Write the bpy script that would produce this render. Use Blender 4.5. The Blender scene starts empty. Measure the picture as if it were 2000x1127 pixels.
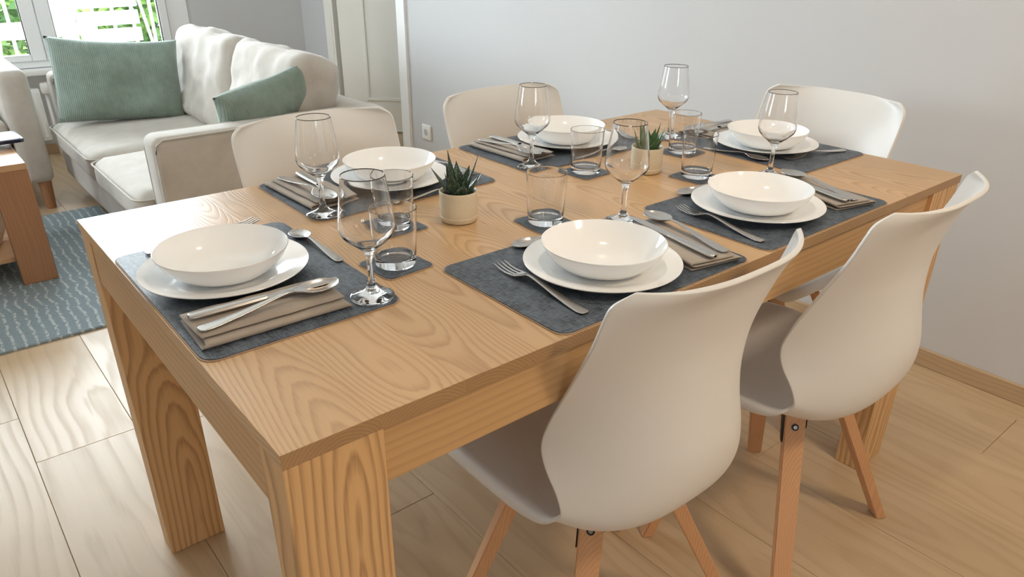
import bpy, bmesh, math, random
from mathutils import Vector, Matrix, Euler, noise

random.seed(7)
PI = math.pi
scene = bpy.context.scene
col = scene.collection

# ------------------------------------------------------------------ camera, world, lights, exposure
cam_data = bpy.data.cameras.new('camera')
cam = bpy.data.objects.new('camera', cam_data)
col.objects.link(cam)
cam.location = (-0.194, -0.5803, 1.1991)
cam.rotation_euler = (1.0982, -0.0068, -0.6834)
cam_data.sensor_width = 36.0
cam_data.lens = 36.0 * 1437.18 / 2000
cam_data.shift_x = 12.75 / 2000
cam_data.shift_y = 50.13 / 2000
cam_data.clip_start = 0.02
scene.camera = cam

scene.view_settings.view_transform = 'Standard'
scene.view_settings.look = 'None'
scene.view_settings.gamma = 1
scene.view_settings.use_curve_mapping = False
scene.view_settings.exposure = 0.07
scene.cycles.use_denoising = True
scene.cycles.max_bounces = 14
scene.cycles.diffuse_bounces = 8
scene.cycles.transmission_bounces = 12
scene.cycles.transparent_max_bounces = 16
scene.cycles.sample_clamp_indirect = 8.0

world = bpy.data.worlds.new('overcast_sky')
scene.world = world
world.use_nodes = True
bg = world.node_tree.nodes['Background']
bg.inputs['Color'].default_value = (0.90, 0.96, 1.0, 1)
bg.inputs['Strength'].default_value = 4.6


def area_light(name, loc, rot, sx, sy, power, color):
    d = bpy.data.lights.new(name, 'AREA')
    d.shape = 'RECTANGLE'
    d.size, d.size_y = sx, sy
    d.energy = power
    d.color = color
    o = bpy.data.objects.new(name, d)
    o.location = loc
    o.rotation_euler = rot
    col.objects.link(o)
    return o


Y_KITCHEN = -3.2
# daylight entering through the garden window and through the glazed side of the living room, plus fill from an unseen window added behind the camera
area_light('daylight_garden_window', (0.35, 4.80, 1.62), (math.radians(-82), 0, 0), 2.1, 1.10, 168, (0.83, 0.94, 1.0))
area_light('daylight_side_window', (-2.72, 3.25, 1.52), (0, math.radians(-90), 0), 1.2, 1.2, 66, (0.83, 0.93, 1.0))
area_light('fill_behind_camera', (-0.55, Y_KITCHEN - 0.14, 1.55), (math.radians(90), 0, 0), 0.95, 0.75, 20, (0.84, 0.93, 1.0))
# warm ceiling lamp over the kitchen side of the room
area_light('warm_ceiling_lamp', (1.05, -1.45, 2.40), (0, 0, 0), 0.35, 0.35, 25, (1.0, 0.78, 0.55))
area_light('warm_ceiling_spot', (0.85, 0.35, 2.44), (0, 0, 0), 0.10, 0.10, 5.6, (1.0, 0.86, 0.70))

# ------------------------------------------------------------------ helpers

def link(o, parent=None):
    col.objects.link(o)
    if parent is not None:
        o.parent = parent
    return o


def mesh_obj(name, bm, mat, parent=None, smooth=False, angle=None):
    me = bpy.data.meshes.new(name)
    bm.normal_update()
    bm.to_mesh(me)
    bm.free()
    if mat is not None:
        me.materials.append(mat)
    if smooth:
        for p in me.polygons:
            p.use_smooth = True
        if angle is not None:
            me.set_sharp_from_angle(angle=math.radians(angle))
    o = bpy.data.objects.new(name, me)
    return link(o, parent)


def tag(o, label=None, cat=None, group=None, kind=None):
    if label: o['label'] = label
    if cat: o['category'] = cat
    if group: o['group'] = group
    if kind: o['kind'] = kind
    return o


def empty(name, loc=(0, 0, 0), rz=0.0):
    o = bpy.data.objects.new(name, None)
    o.empty_display_size = 0.05
    o.location = loc
    o.rotation_euler = (0, 0, rz)
    return link(o)


def copy_tree(root, parent=None):
    c = root.copy()
    link(c, parent)
    for ch in list(root.children):
        copy_tree(ch, c)
    return c


def bm_box(x0, x1, y0, y1, z0, z1, bevel=0.0, seg=2, bm=None):
    bm = bm or bmesh.new()
    r = bmesh.ops.create_cube(bm, size=1.0)
    vs = r['verts']
    for v in vs:
        v.co.x = x0 + (v.co.x + .5) * (x1 - x0)
        v.co.y = y0 + (v.co.y + .5) * (y1 - y0)
        v.co.z = z0 + (v.co.z + .5) * (z1 - z0)
    if bevel > 0:
        es = list({e for v in vs for e in v.link_edges})
        bmesh.ops.bevel(bm, geom=es, offset=bevel, segments=seg, profile=0.5, affect='EDGES')
    return bm


def box(name, mat, parent, x0, x1, y0, y1, z0, z1, bevel=0.0, seg=2):
    """box whose origin is its centre (so object texture coordinates are centred)"""
    cx, cy, cz = (x0 + x1) / 2, (y0 + y1) / 2, (z0 + z1) / 2
    bm = bm_box(x0 - cx, x1 - cx, y0 - cy, y1 - cy, z0 - cz, z1 - cz, bevel, seg)
    o = mesh_obj(name, bm, mat, parent, smooth=bevel > 0, angle=40)
    o.location = (cx, cy, cz)
    return o


def bm_lathe(prof, n=64, bm=None):
    """prof: list of (r, z); r=0 allowed at the ends"""
    bm = bm or bmesh.new()
    rings = []
    for r, z in prof:
        if r < 1e-6:
            rings.append([bm.verts.new((0, 0, z))])
        else:
            rings.append([bm.verts.new((r * math.cos(2 * PI * i / n), r * math.sin(2 * PI * i / n), z)) for i in range(n)])
    for a, b in zip(rings, rings[1:]):
        for i in range(n):
            j = (i + 1) % n
            if len(a) == 1 and len(b) == 1:
                continue
            if len(a) == 1:
                bm.faces.new((a[0], b[j], b[i]))
            elif len(b) == 1:
                bm.faces.new((a[i], a[j], b[0]))
            else:
                bm.faces.new((a[i], a[j], b[j], b[i]))
    bmesh.ops.recalc_face_normals(bm, faces=bm.faces)
    return bm


def smooth_path(pts, sub=6):
    """Catmull-Rom through points (tuples of any length)"""
    out = []
    n = len(pts)
    for i in range(n - 1):
        p0, p1, p2, p3 = pts[max(i - 1, 0)], pts[i], pts[i + 1], pts[min(i + 2, n - 1)]
        for k in range(sub):
            t = k / sub
            out.append(tuple(.5 * (2 * b + (c - a) * t + (2 * a - 5 * b + 4 * c - d) * t * t + (-a + 3 * b - 3 * c + d) * t ** 3)
                             for a, b, c, d in zip(p0, p1, p2, p3)))
    out.append(tuple(pts[-1]))
    return out


def bm_grid(rows, bm=None, close_u=False):
    """rows: list of rows of 3D points -> quads"""
    bm = bm or bmesh.new()
    vs = [[bm.verts.new(p) for p in r] for r in rows]
    for a, b in zip(vs, vs[1:]):
        m = len(a)
        for i in range(m if close_u else m - 1):
            j = (i + 1) % m
            bm.faces.new((a[i], a[j], b[j], b[i]))
    return bm


def bm_tube(pts, r, n=8, bm=None, caps=True):
    bm = bm or bmesh.new()
    rings = []
    P = [Vector(p) for p in pts]
    R = r if isinstance(r, (list, tuple)) else [r] * len(P)
    up = Vector((0, 0, 1))
    for i, p in enumerate(P):
        d = (P[min(i + 1, len(P) - 1)] - P[max(i - 1, 0)]).normalized()
        a = d.cross(up if abs(d.z) < .9 else Vector((1, 0, 0))).normalized()
        b = d.cross(a)
        rings.append([bm.verts.new(p + R[i] * (a * math.cos(2 * PI * k / n) + b * math.sin(2 * PI * k / n))) for k in range(n)])
    for a, b in zip(rings, rings[1:]):
        for k in range(n):
            bm.faces.new((a[k], a[(k + 1) % n], b[(k + 1) % n], b[k]))
    if caps:
        bm.faces.new(rings[0][::-1]); bm.faces.new(rings[-1])
    return bm


def rounded_rect(w, d, r, n=6):
    pts = []
    for cx, cy, a0 in ((w / 2 - r, d / 2 - r, 0), (-w / 2 + r, d / 2 - r, 90), (-w / 2 + r, -d / 2 + r, 180), (w / 2 - r, -d / 2 + r, 270)):
        for k in range(n + 1):
            a = math.radians(a0 + 90 * k / n)
            pts.append((cx + r * math.cos(a), cy + r * math.sin(a)))
    return pts


def bm_slab(pts, z0, z1, bm=None, bevel=0.0):
    bm = bm or bmesh.new()
    lo = [bm.verts.new((x, y, z0)) for x, y in pts]
    hi = [bm.verts.new((x, y, z1)) for x, y in pts]
    n = len(pts)
    bm.faces.new(lo[::-1]); top = bm.faces.new(hi)
    for i in range(n):
        bm.faces.new((lo[i], lo[(i + 1) % n], hi[(i + 1) % n], hi[i]))
    if bevel > 0:
        bmesh.ops.bevel(bm, geom=list(top.edges), offset=bevel, segments=1, affect='EDGES')
    return bm


# ------------------------------------------------------------------ materials

def srgb(r, g, b):
    f = lambda c: c / 12.92 if c <= .04045 else ((c + .055) / 1.055) ** 2.4
    return (f(r / 255), f(g / 255), f(b / 255), 1)


class NT:
    def __init__(self, name):
        self.m = bpy.data.materials.new(name)
        self.m.use_nodes = True
        self.t = self.m.node_tree
        self.b = self.t.nodes['Principled BSDF']
        self.out = self.t.nodes['Material Output']

    def n(self, typ, **kw):
        nd = self.t.nodes.new(typ)
        for k, v in kw.items():
            if k in nd.inputs:
                nd.inputs[k].default_value = v
            else:
                setattr(nd, k, v)
        return nd

    def l(self, a, b):
        self.t.links.new(a, b)

    def ramp(self, src, stops):
        r = self.n('ShaderNodeValToRGB')
        cr = r.color_ramp
        while len(cr.elements) < len(stops):
            cr.elements.new(0.5)
        for e, (p, c) in zip(cr.elements, stops):
            e.position = p
            e.color = c
        self.l(src, r.inputs['Fac'])
        return r.outputs['Color']

    def math(self, op, a, b=None, c=None):
        nd = self.n('ShaderNodeMath', operation=op)
        for i, v in enumerate((a, b, c)):
            if v is None: continue
            if isinstance(v, (int, float)):
                nd.inputs[i].default_value = v
            else:
                self.l(v, nd.inputs[i])
        return nd.outputs[0]

    def mix(self, fac, a, b, blend='MIX'):
        nd = self.n('ShaderNodeMix', data_type='RGBA', blend_type=blend)
        for i, v in ((0, fac), (6, a), (7, b)):
            if isinstance(v, (int, float, tuple)):
                nd.inputs[i].default_value = v
            else:
                self.l(v, nd.inputs[i])
        return nd.outputs[2]

    def set(self, **kw):
        for k, v in kw.items():
            self.b.inputs[k.replace('_', ' ')].default_value = v

    def coord(self, scale=(1, 1, 1), offset_random=0.0, which='Object'):
        tc = self.n('ShaderNodeTexCoord')
        mp = self.n('ShaderNodeMapping')
        mp.inputs['Scale'].default_value = scale
        self.l(tc.outputs[which], mp.inputs['Vector'])
        if offset_random:
            oi = self.n('ShaderNodeObjectInfo')
            cx = self.n('ShaderNodeCombineXYZ')
            for i, k in enumerate((1.0, 1.7, 2.3)):
                self.l(self.math('MULTIPLY', oi.outputs['Random'], offset_random * k), cx.inputs[i])
            self.l(cx.outputs[0], mp.inputs['Location'])
        return mp.outputs[0]

    def noise(self, vec, scale, detail=2.0, rough=0.5, dist=0.0):
        nd = self.n('ShaderNodeTexNoise', Scale=scale, Detail=detail, Roughness=rough, Distortion=dist)
        self.l(vec, nd.inputs['Vector'])
        return nd.outputs['Fac']

    def bump(self, h, strength, dist=0.001):
        nd = self.n('ShaderNodeBump', Strength=strength, Distance=dist)
        self.l(h, nd.inputs['Height'])
        self.l(nd.outputs[0], self.b.inputs['Normal'])


def plain(name, color, rough=0.5, metal=0.0, **kw):
    m = NT(name)
    m.set(Base_Color=color, Roughness=rough, Metallic=metal, **kw)
    return m.m


def wood(name, axis, light, mid, dark, freq=170.0, slope=.05, wob=.05, wobscale=2.2, rough=0.42, vary=0.16, line=0.75, bump=0.25, spread=.05, depth=.03, end=1.0):
    """plain-sawn timber: growth rings round a tilted pith, cut by the board (axis = grain direction)"""
    m = NT(name)
    tc = m.n('ShaderNodeTexCoord')
    sp = m.n('ShaderNodeSeparateXYZ'); m.l(tc.outputs['Object'], sp.inputs[0])
    ax = [0, 1, 2]; ax.remove(axis)
    a, b, c = sp.outputs[ax[0]], sp.outputs[ax[1]], sp.outputs[axis]
    oi = m.n('ShaderNodeObjectInfo')
    rnd = oi.outputs['Random']
    r2 = m.math('FRACT', m.math('MULTIPLY', rnd, 17.31))
    r3 = m.math('FRACT', m.math('MULTIPLY', rnd, 53.77))
    # wandering of the pith along the board
    cx = m.n('ShaderNodeCombineXYZ')
    m.l(m.math('MULTIPLY', a, .6), cx.inputs[0]); m.l(c, cx.inputs[1]); m.l(m.math('MULTIPLY', rnd, 40), cx.inputs[2])
    wn = m.noise(cx.outputs[0], wobscale, 2.0, .5)
    cx2 = m.n('ShaderNodeCombineXYZ')
    m.l(m.math('MULTIPLY', c, .8), cx2.inputs[1]); m.l(m.math('MULTIPLY_ADD', rnd, 90, 7), cx2.inputs[2])
    wn2 = m.noise(cx2.outputs[0], wobscale, 1.0, .5)
    x0 = m.math('ADD', m.math('MULTIPLY_ADD', r2, 2 * spread, -spread), m.math('MULTIPLY_ADD', wn2, .06, -.03))
    sgn = m.math('SIGN', m.math('SUBTRACT', r3, .5))
    tilt = m.math('MULTIPLY', m.math('MULTIPLY', c, slope), sgn)
    h = m.math('ADD', m.math('ADD', tilt, m.math('MULTIPLY_ADD', wn, wob, -.5 * wob)), m.math('MULTIPLY_ADD', r3, depth * 1.4, depth))
    da = m.math('SUBTRACT', a, x0)
    db = m.math('ADD', b, h)
    rad = m.math('SQRT', m.math('ADD', m.math('MULTIPLY', da, da), m.math('MULTIPLY', db, db)))
    s2 = [1, 1, 1]; s2[axis] = .02
    v2 = m.coord(tuple(s2), 3.0)
    fib = m.noise(v2, 520, 2.0, .6)
    fib2 = m.noise(v2, 45, 3.0, .6)
    ringf = m.math('MULTIPLY_ADD', fib2, .9, m.math('MULTIPLY', rad, freq))
    fr = m.math('FRACT', ringf)
    linef = m.ramp(fr, [(0.0, (0, 0, 0, 1)), (.40, (.10, .10, .10, 1)), (.82, (1, 1, 1, 1)), (1.0, (.0, .0, .0, 1))])
    lf = m.math('MULTIPLY', linef, m.math('MULTIPLY_ADD', fib, 1.1, .15))
    big = m.noise(m.coord(tuple([1 if k != axis else .3 for k in range(3)]), 5.0), 9, 2, .5)
    base = m.mix(m.math('MULTIPLY_ADD', fib2, .5, m.math('MULTIPLY', big, .5)), light, mid)
    pores = m.ramp(m.noise(v2, 900, 1.0, .5), [(.58, (0, 0, 0, 1)), (.72, (1, 1, 1, 1))])
    c0 = m.mix(m.math('MULTIPLY', lf, line), base, dark)
    cc = m.mix(m.math('MULTIPLY', pores, .22 * line), c0, dark)
    hv = m.n('ShaderNodeHueSaturation')
    m.l(cc, hv.inputs['Color'])
    m.l(m.math('MULTIPLY_ADD', r2, vary, 1 - vary * .5), hv.inputs['Value'])
    if end < 1.0:                       # end grain drinks more oil and is darker
        sn = m.n('ShaderNodeSeparateXYZ'); m.l(tc.outputs['Normal'], sn.inputs[0])
        ef = m.math('POWER', m.math('ABSOLUTE', sn.outputs[axis]), 4)
        fin = m.mix(m.math('MULTIPLY', ef, 1 - end), hv.outputs[0], srgb(96, 58, 28))
    else:
        fin = hv.outputs[0]
    m.l(fin, m.b.inputs['Base Color'])
    m.l(m.math('MULTIPLY_ADD', lf, .12, rough), m.b.inputs['Roughness'])
    m.bump(m.math('SUBTRACT', m.math('MULTIPLY', fib, .5), lf), bump, .0006)
    return m.m


ASH_L, ASH_M, ASH_D = srgb(208, 170, 128), srgb(194, 152, 108), srgb(142, 98, 58)
MAT = {}
MAT['top_wood'] = wood('ash_tabletop', 1, srgb(207, 173, 130), srgb(194, 156, 111), srgb(136, 98, 62), freq=225, slope=.05, wob=.055, rough=.34, vary=.11, line=.52, end=.62)
MAT['leg_wood'] = wood('ash_leg', 2, srgb(222, 182, 132), srgb(208, 166, 116), srgb(124, 82, 46), freq=88, slope=.10, wob=.08, wobscale=3.0, rough=.42, vary=.05, line=.72, spread=.02, depth=.035)
MAT['apron_x'] = wood('ash_apron_long', 0, srgb(206, 168, 122), srgb(192, 152, 104), srgb(154, 114, 72), freq=80, slope=.01, wob=.02, rough=.42, vary=.05, line=.38, depth=.10)
MAT['apron_y'] = wood('ash_apron_short', 1, srgb(206, 168, 122), srgb(192, 152, 104), srgb(154, 114, 72), freq=80, slope=.01, wob=.02, rough=.42, vary=.05, line=.38, depth=.10)
MAT['chair_wood'] = wood('beech_chair_leg', 2, srgb(214, 168, 126), srgb(200, 152, 110), srgb(172, 122, 82), freq=220, slope=.03, wob=.01, rough=.5, vary=.08, line=.45, spread=.01, depth=.05)
MAT['coffee_x'] = wood('coffee_table_wood_long', 0, srgb(206, 166, 128), srgb(190, 148, 108), srgb(158, 116, 80), freq=90, slope=.03, wob=.03, rough=.25, vary=.03, line=.4)
MAT['coffee_z'] = wood('coffee_table_wood_upright_shaded', 2, srgb(172, 126, 90), srgb(158, 112, 78), srgb(134, 92, 62), freq=90, slope=.03, wob=.03, rough=.42, vary=.03, line=.4)  # darker than the top: backlit shade put into the leg colour
MAT['floor_wood'] = wood('oak_floor_plank', 1, srgb(198, 174, 142), srgb(186, 160, 127), srgb(156, 130, 98), freq=40, slope=.05, wob=.10, wobscale=1.6, rough=.36, vary=.08, line=.40, bump=.06, spread=.1, depth=.05)
MAT['skirting_wood'] = wood('oak_skirting', 1, srgb(196, 170, 136), srgb(182, 154, 120), srgb(150, 120, 88), freq=90, slope=.02, wob=.03, rough=.45, vary=.04, line=.4)
MAT['subfloor'] = plain('floor_gap_dark', srgb(96, 80, 64), .8)


def wall_paint(name, color, rough=.75):
    m = NT(name)
    v = m.coord((1, 1, 1))
    n = m.noise(v, 260, 3, .6)
    n2 = m.noise(v, 2.5, 2, .5)
    c = m.mix(m.math('MULTIPLY', n2, .10), color, tuple(x * .86 for x in color[:3]) + (1,))
    m.l(c, m.b.inputs['Base Color'])
    m.set(Roughness=rough)
    m.bump(n, .12, .0006)
    return m.m


MAT['wall'] = wall_paint('white_wall_paint', srgb(204, 205, 206))
MAT['unseen_wall_taupe'] = plain('taupe_unseen_wall', srgb(190, 182, 170), .5)  # unseen wall behind the camera, tone chosen for the light it bounces
MAT['ceiling'] = wall_paint('ceiling_paint', srgb(248, 248, 247))
MAT['trim_white'] = plain('white_lacquer', srgb(240, 241, 240), .35)
MAT['door_cream'] = plain('cream_door_paint', srgb(240, 238, 230), .42)
MAT['window_pvc'] = plain('white_window_frame', srgb(240, 242, 243), .35)
MAT['gasket'] = plain('black_rubber_gasket', srgb(30, 32, 34), .6)
MAT['plastic'] = plain('white_chair_plastic', srgb(221, 220, 217), .42)
MAT['black_metal'] = plain('black_powder_coat', srgb(22, 22, 23), .45, .3)
MAT['screw'] = plain('zinc_screw', (.35, .34, .33, 1), .35, 1.0)
MAT['socket_white'] = plain('socket_white_plastic', srgb(244, 244, 243), .3)
MAT['socket_grey'] = plain('socket_recess_grey', srgb(190, 192, 194), .4)
MAT['porcelain'] = plain('white_porcelain', srgb(245, 246, 246), .10)
MAT['radiator'] = plain('radiator_enamel', srgb(240, 240, 238), .35)

g = NT('clear_glass')
g.set(Base_Color=(1, 1, 1, 1), Roughness=0.0, Transmission_Weight=1.0, IOR=1.46)
MAT['glass'] = g.m


def window_glass():
    m = NT('window_glass')
    tr = m.n('ShaderNodeBsdfTransparent')
    gl = m.n('ShaderNodeBsdfGlossy', Roughness=0.0)
    fr = m.n('ShaderNodeFresnel', IOR=1.45)
    mx = m.n('ShaderNodeMixShader')
    m.l(fr.outputs[0], mx.inputs[0]); m.l(tr.outputs[0], mx.inputs[1]); m.l(gl.outputs[0], mx.inputs[2])
    m.l(mx.outputs[0], m.out.inputs['Surface'])
    return m.m


MAT['window_glass'] = window_glass()


def steel():
    m = NT('brushed_steel_cutlery')
    v = m.coord((1, .06, 1))
    n = m.noise(v, 900, 2, .5)
    m.set(Base_Color=(.56, .53, .50, 1), Metallic=1.0)
    m.l(m.math('MULTIPLY_ADD', n, .14, .17), m.b.inputs['Roughness'])
    return m.m


MAT['steel'] = steel()


def woven_mat(name, c1, c2):
    m = NT(name)
    v = m.coord((1, 1, 1), 2.0)
    a = m.noise(m.coord((1, .14, 1), 2.0), 640, 2, .6)
    b = m.noise(m.coord((.14, 1, 1), 1.3), 520, 2, .6)
    w = m.math('MULTIPLY', m.math('ADD', a, b), .5)
    blot = m.noise(v, 28, 3, .6)
    f = m.math('ADD', w, m.math('MULTIPLY_ADD', blot, .35, -.17))
    c = m.ramp(f, [(.38, c2), (.60, c1)])
    m.l(c, m.b.inputs['Base Color'])
    m.set(Roughness=.46)
    m.bump(w, .8, .0010)
    return m.m


MAT['mat'] = woven_mat('grey_blue_faux_leather', srgb(94, 104, 115), srgb(35, 42, 51))
MAT['mat_back'] = plain('tan_mat_backing', srgb(168, 142, 118), .7)


def fabric(name, c1, c2, scale=700, rough=.9, bump=.4, sheen=.25):
    m = NT(name)
    v = m.coord((1, 1, 1), 1.0)
    a = m.noise(v, scale, 2, .6)
    b = m.noise(v, 14, 3, .55)
    f = m.math('MULTIPLY_ADD', b, .5, m.math('MULTIPLY', a, .5))
    m.l(m.ramp(f, [(.35, c2), (.65, c1)]), m.b.inputs['Base Color'])
    m.set(Roughness=rough, Sheen_Weight=sheen)
    m.bump(a, bump, .001)
    return m.m


MAT['sofa'] = fabric('beige_sofa_linen', srgb(196, 190, 181), srgb(178, 171, 161))
MAT['napkin'] = fabric('taupe_napkin_cotton', srgb(172, 161, 148), srgb(152, 141, 129), scale=1200, bump=.25)


def corduroy():
    m = NT('sage_green_corduroy')
    v = m.coord((1, 1, 1))
    nz = m.noise(v, 6, 2, .5)
    sp = m.n('ShaderNodeSeparateXYZ'); m.l(v, sp.inputs[0])
    x = m.math('MULTIPLY_ADD', nz, .02, sp.outputs[0])
    w = m.math('SINE', m.math('MULTIPLY', x, 820))
    w01 = m.math('MULTIPLY_ADD', w, .5, .5)
    blot = m.noise(v, 30, 3, .6)
    c = m.ramp(m.math('MULTIPLY_ADD', w01, .22, m.math('MULTIPLY_ADD', blot, .6, .08)), [(.25, srgb(116, 134, 124)), (.75, srgb(144, 160, 150))])
    m.l(c, m.b.inputs['Base Color'])
    m.set(Roughness=.9, Sheen_Weight=.3)
    m.bump(w01, .6, .003)
    return m.m


MAT['green'] = corduroy()


def rug_mat():
    m = NT('blue_grey_dashed_rug')
    v = m.coord((1, 1, 1))
    sp = m.n('ShaderNodeSeparateXYZ'); m.l(v, sp.inputs[0])
    wob = m.noise(m.coord((.5, 6, 1)), 2.0, 2, .5)
    x = m.math('MULTIPLY_ADD', wob, .045, sp.outputs[0])
    line = m.math('PINGPONG', x, .0165)
    on = m.math('LESS_THAN', line, .0048)
    cell = m.noise(m.coord((1, 1, 1)), 75, 2, .7)
    dash = m.math('GREATER_THAN', cell, .46)
    fac = m.math('MULTIPLY', on, dash)
    pile = m.noise(v, 500, 2, .6)
    base = m.ramp(pile, [(.3, srgb(116, 132, 138)), (.7, srgb(156, 170, 175))])
    c = m.mix(m.math('MULTIPLY', fac, .62), base, srgb(212, 216, 212))
    m.l(c, m.b.inputs['Base Color'])
    m.set(Roughness=.95)
    m.bump(m.math('ADD', pile, fac), .8, .004)
    return m.m


MAT['rug'] = rug_mat()


def succulent():
    m = NT('dark_speckled_succulent')
    v = m.coord((1, 1, 1), 1.0)
    n = m.noise(v, 520, 2, .5)
    c = m.ramp(n, [(.56, srgb(46, 72, 50)), (.66, srgb(150, 172, 146))])
    n2 = m.noise(v, 40, 2, .5)
    c2 = m.mix(n2, c, srgb(38, 66, 50), 'MULTIPLY')
    m.l(m.mix(.55, c, c2), m.b.inputs['Base Color'])
    m.set(Roughness=.38)
    return m.m


MAT['leaf'] = succulent()
MAT['leaf_plain'] = plain('mid_green_succulent', srgb(70, 104, 62), .4)
MAT['pot'] = fabric('cream_glazed_clay', srgb(226, 214, 188), srgb(216, 203, 176), scale=300, rough=.45, bump=.05, sheen=0)
MAT['soil'] = fabric('dark_potting_soil', srgb(60, 48, 38), srgb(30, 24, 20), scale=400, bump=.8, sheen=0)
MAT['screen'] = plain('dark_blue_glossy_case', srgb(26, 32, 58), .16)
MAT['paper'] = plain('white_paper', srgb(236, 234, 228), .6)
MAT['wicker'] = fabric('pale_wood_tray', srgb(214, 186, 158), srgb(190, 160, 130), scale=60, sheen=0)


def leafy(name, a, b):
    m = NT(name)
    oi = m.n('ShaderNodeNewGeometry')
    c = m.ramp(oi.outputs['Random Per Island'], [(0.0, a), (1.0, b)])
    m.l(c, m.b.inputs['Base Color'])
    m.set(Roughness=.55)
    return m.m


MAT['hedge'] = leafy('garden_leaves', srgb(52, 96, 46), srgb(150, 190, 96))
MAT['lawn'] = fabric('lawn_green', srgb(150, 186, 96), srgb(104, 150, 66), scale=40, sheen=0)
MAT['terrace'] = fabric('pale_terrace_stone', srgb(226, 222, 212), srgb(206, 202, 192), scale=30, sheen=0)
MAT['garden_white'] = plain('white_painted_metal', srgb(246, 246, 246), .5)

# ------------------------------------------------------------------ the room shell
L, W, H = 1.558, 0.8548, 0.75          # dining table
XW = 2.109                              # plane of the long wall behind the table end
XL = 2.22                               # living-room side wall
YW = 4.65                               # window wall
X0, Y0, ZC = -2.6, -3.2, 2.5            # unseen sides and ceiling

floor = mesh_obj('floor', bm_box(X0, 4.0, Y0, YW + .1, -.08, -.0125), MAT['subfloor'])
tag(floor, kind='structure')
PW = .242
colx = -.17 - 10 * PW
rnd = random.Random(3)
k = 0
while colx < 3.98:
    x1 = min(colx + PW, 4.0)
    off = {10: 1.33}.get(k, None)
    y = (off if off is not None else rnd.uniform(0, 1.28))
    while y > Y0: y -= 1.28
    while y < YW:
        ya, yb = max(y, Y0), min(y + 1.28, YW)
        if yb - ya > .03:
            box('plank', MAT['floor_wood'], floor, colx + .0004, x1 - .0004, ya + .0004, yb - .0004, -.0125, 0.0, bevel=.0009, seg=1)
        y += 1.28
    colx += PW
    k += 1


def wall(name, x0, x1, y0, y1, z0, z1, mat='wall'):
    return tag(box(name, MAT[mat], None, x0, x1, y0, y1, z0, z1), kind='structure')


wall('ceiling', X0, 4.0, Y0, YW + .1, ZC, ZC + .1, 'ceiling')
wall('wall_right', XW, XW + .11, Y0, 3.175, 0, ZC)
wall('wall_living_side', XL, XL + .10, 4.20, YW, 0, ZC)
wall('wall_hall_end', 3.9, 4.0, 3.17, YW, 0, ZC)
wall('wall_hall_side', XW + .11, 4.0, 3.07, 3.17, 0, ZC)
wall('wall_hall_back', XL + .1, 4.0, YW, YW + .1, 0, ZC)
KX0, KX1, KZ0, KZ1 = -1.05, -.05, 1.15, 1.95
wallk = wall('wall_behind_camera', KX1, XW, Y0 - .1, Y0, 0, ZC, 'unseen_wall_taupe')
for (a, b, c, d) in ((X0, KX0, 0, ZC), (KX0, KX1, 0, KZ0), (KX0, KX1, KZ1, ZC)):
    o = box('wall_piece', MAT['unseen_wall_taupe'], wallk, a, b, Y0 - .1, Y0, c, d)
    o.location = Vector(o.location) - Vector(wallk.location)

# window wall: pieces round the opening
WX0, WX1, WZ0, WZ1 = -.78, 1.36, .50, 2.22
wallw = box('wall_window', MAT['wall'], None, WX1, XL + .1, YW, YW + .16, 0, ZC)
tag(wallw, kind='structure')
for (a, b, c, d) in ((X0, WX0, 0, ZC), (WX0, WX1, 0, WZ0), (WX0, WX1, WZ1, ZC)):
    o = box('wall_piece', MAT['wall'], wallw, a, b, YW, YW + .16, c, d)
    o.location = Vector(o.location) - Vector(wallw.location)

# left wall with a window (out of the picture, it lets the daylight in)
SY0, SY1, SZ0, SZ1 = 2.6, 3.9, .85, 2.2
walll = box('wall_left', MAT['wall'], None, X0 - .1, X0, Y0, SY0, 0, ZC)
tag(walll, kind='structure')
for (a, b, c, d) in ((SY1, YW, 0, ZC), (SY0, SY1, SZ1, ZC), (SY0, SY1, 0, SZ0)):
    o = box('wall_piece', MAT['wall'], walll, X0 - .1, X0, a, b, c, d)
    o.location = Vector(o.location) - Vector(walll.location)

# skirting boards
tag(box('baseboard_right', MAT['skirting_wood'], None, XW - .012, XW, Y0, 3.095, 0, .058, .002, 1), kind='structure')
tag(box('baseboard_window', MAT['skirting_wood'], None, X0, XL, YW - .012, YW, 0, .058, .002, 1), kind='structure')
tag(box('baseboard_living', MAT['skirting_wood'], None, XL - .012, XL, 4.285, YW - .012, 0, .058, .002, 1), kind='structure')

# casing of the doorway to the hall
t1 = empty('trim_1'); tag(t1, kind='structure')
box('casing_board', MAT['trim_white'], t1, XW - .014, XW + .004, 3.098, 3.180, 0, 2.1, .003, 1)
box('jamb_board', MAT['trim_white'], t1, XW - .010, XW + .112, 3.176, 3.190, 0, 2.1, .002, 1)
t2 = empty('trim_2'); tag(t2, kind='structure')
box('casing_board', MAT['door_cream'], t2, XL - .016, XL, 4.185, 4.275, 0, 2.1, .004, 1)
box('jamb_board', MAT['door_cream'], t2, XL - .01, XL + .11, 4.165, 4.20, 0, 2.1, .002, 1)
box('stop_bead', MAT['door_cream'], t2, XL + .05, XL + .07, 4.15, 4.165, 0, 2.1, .002, 1)

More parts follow.
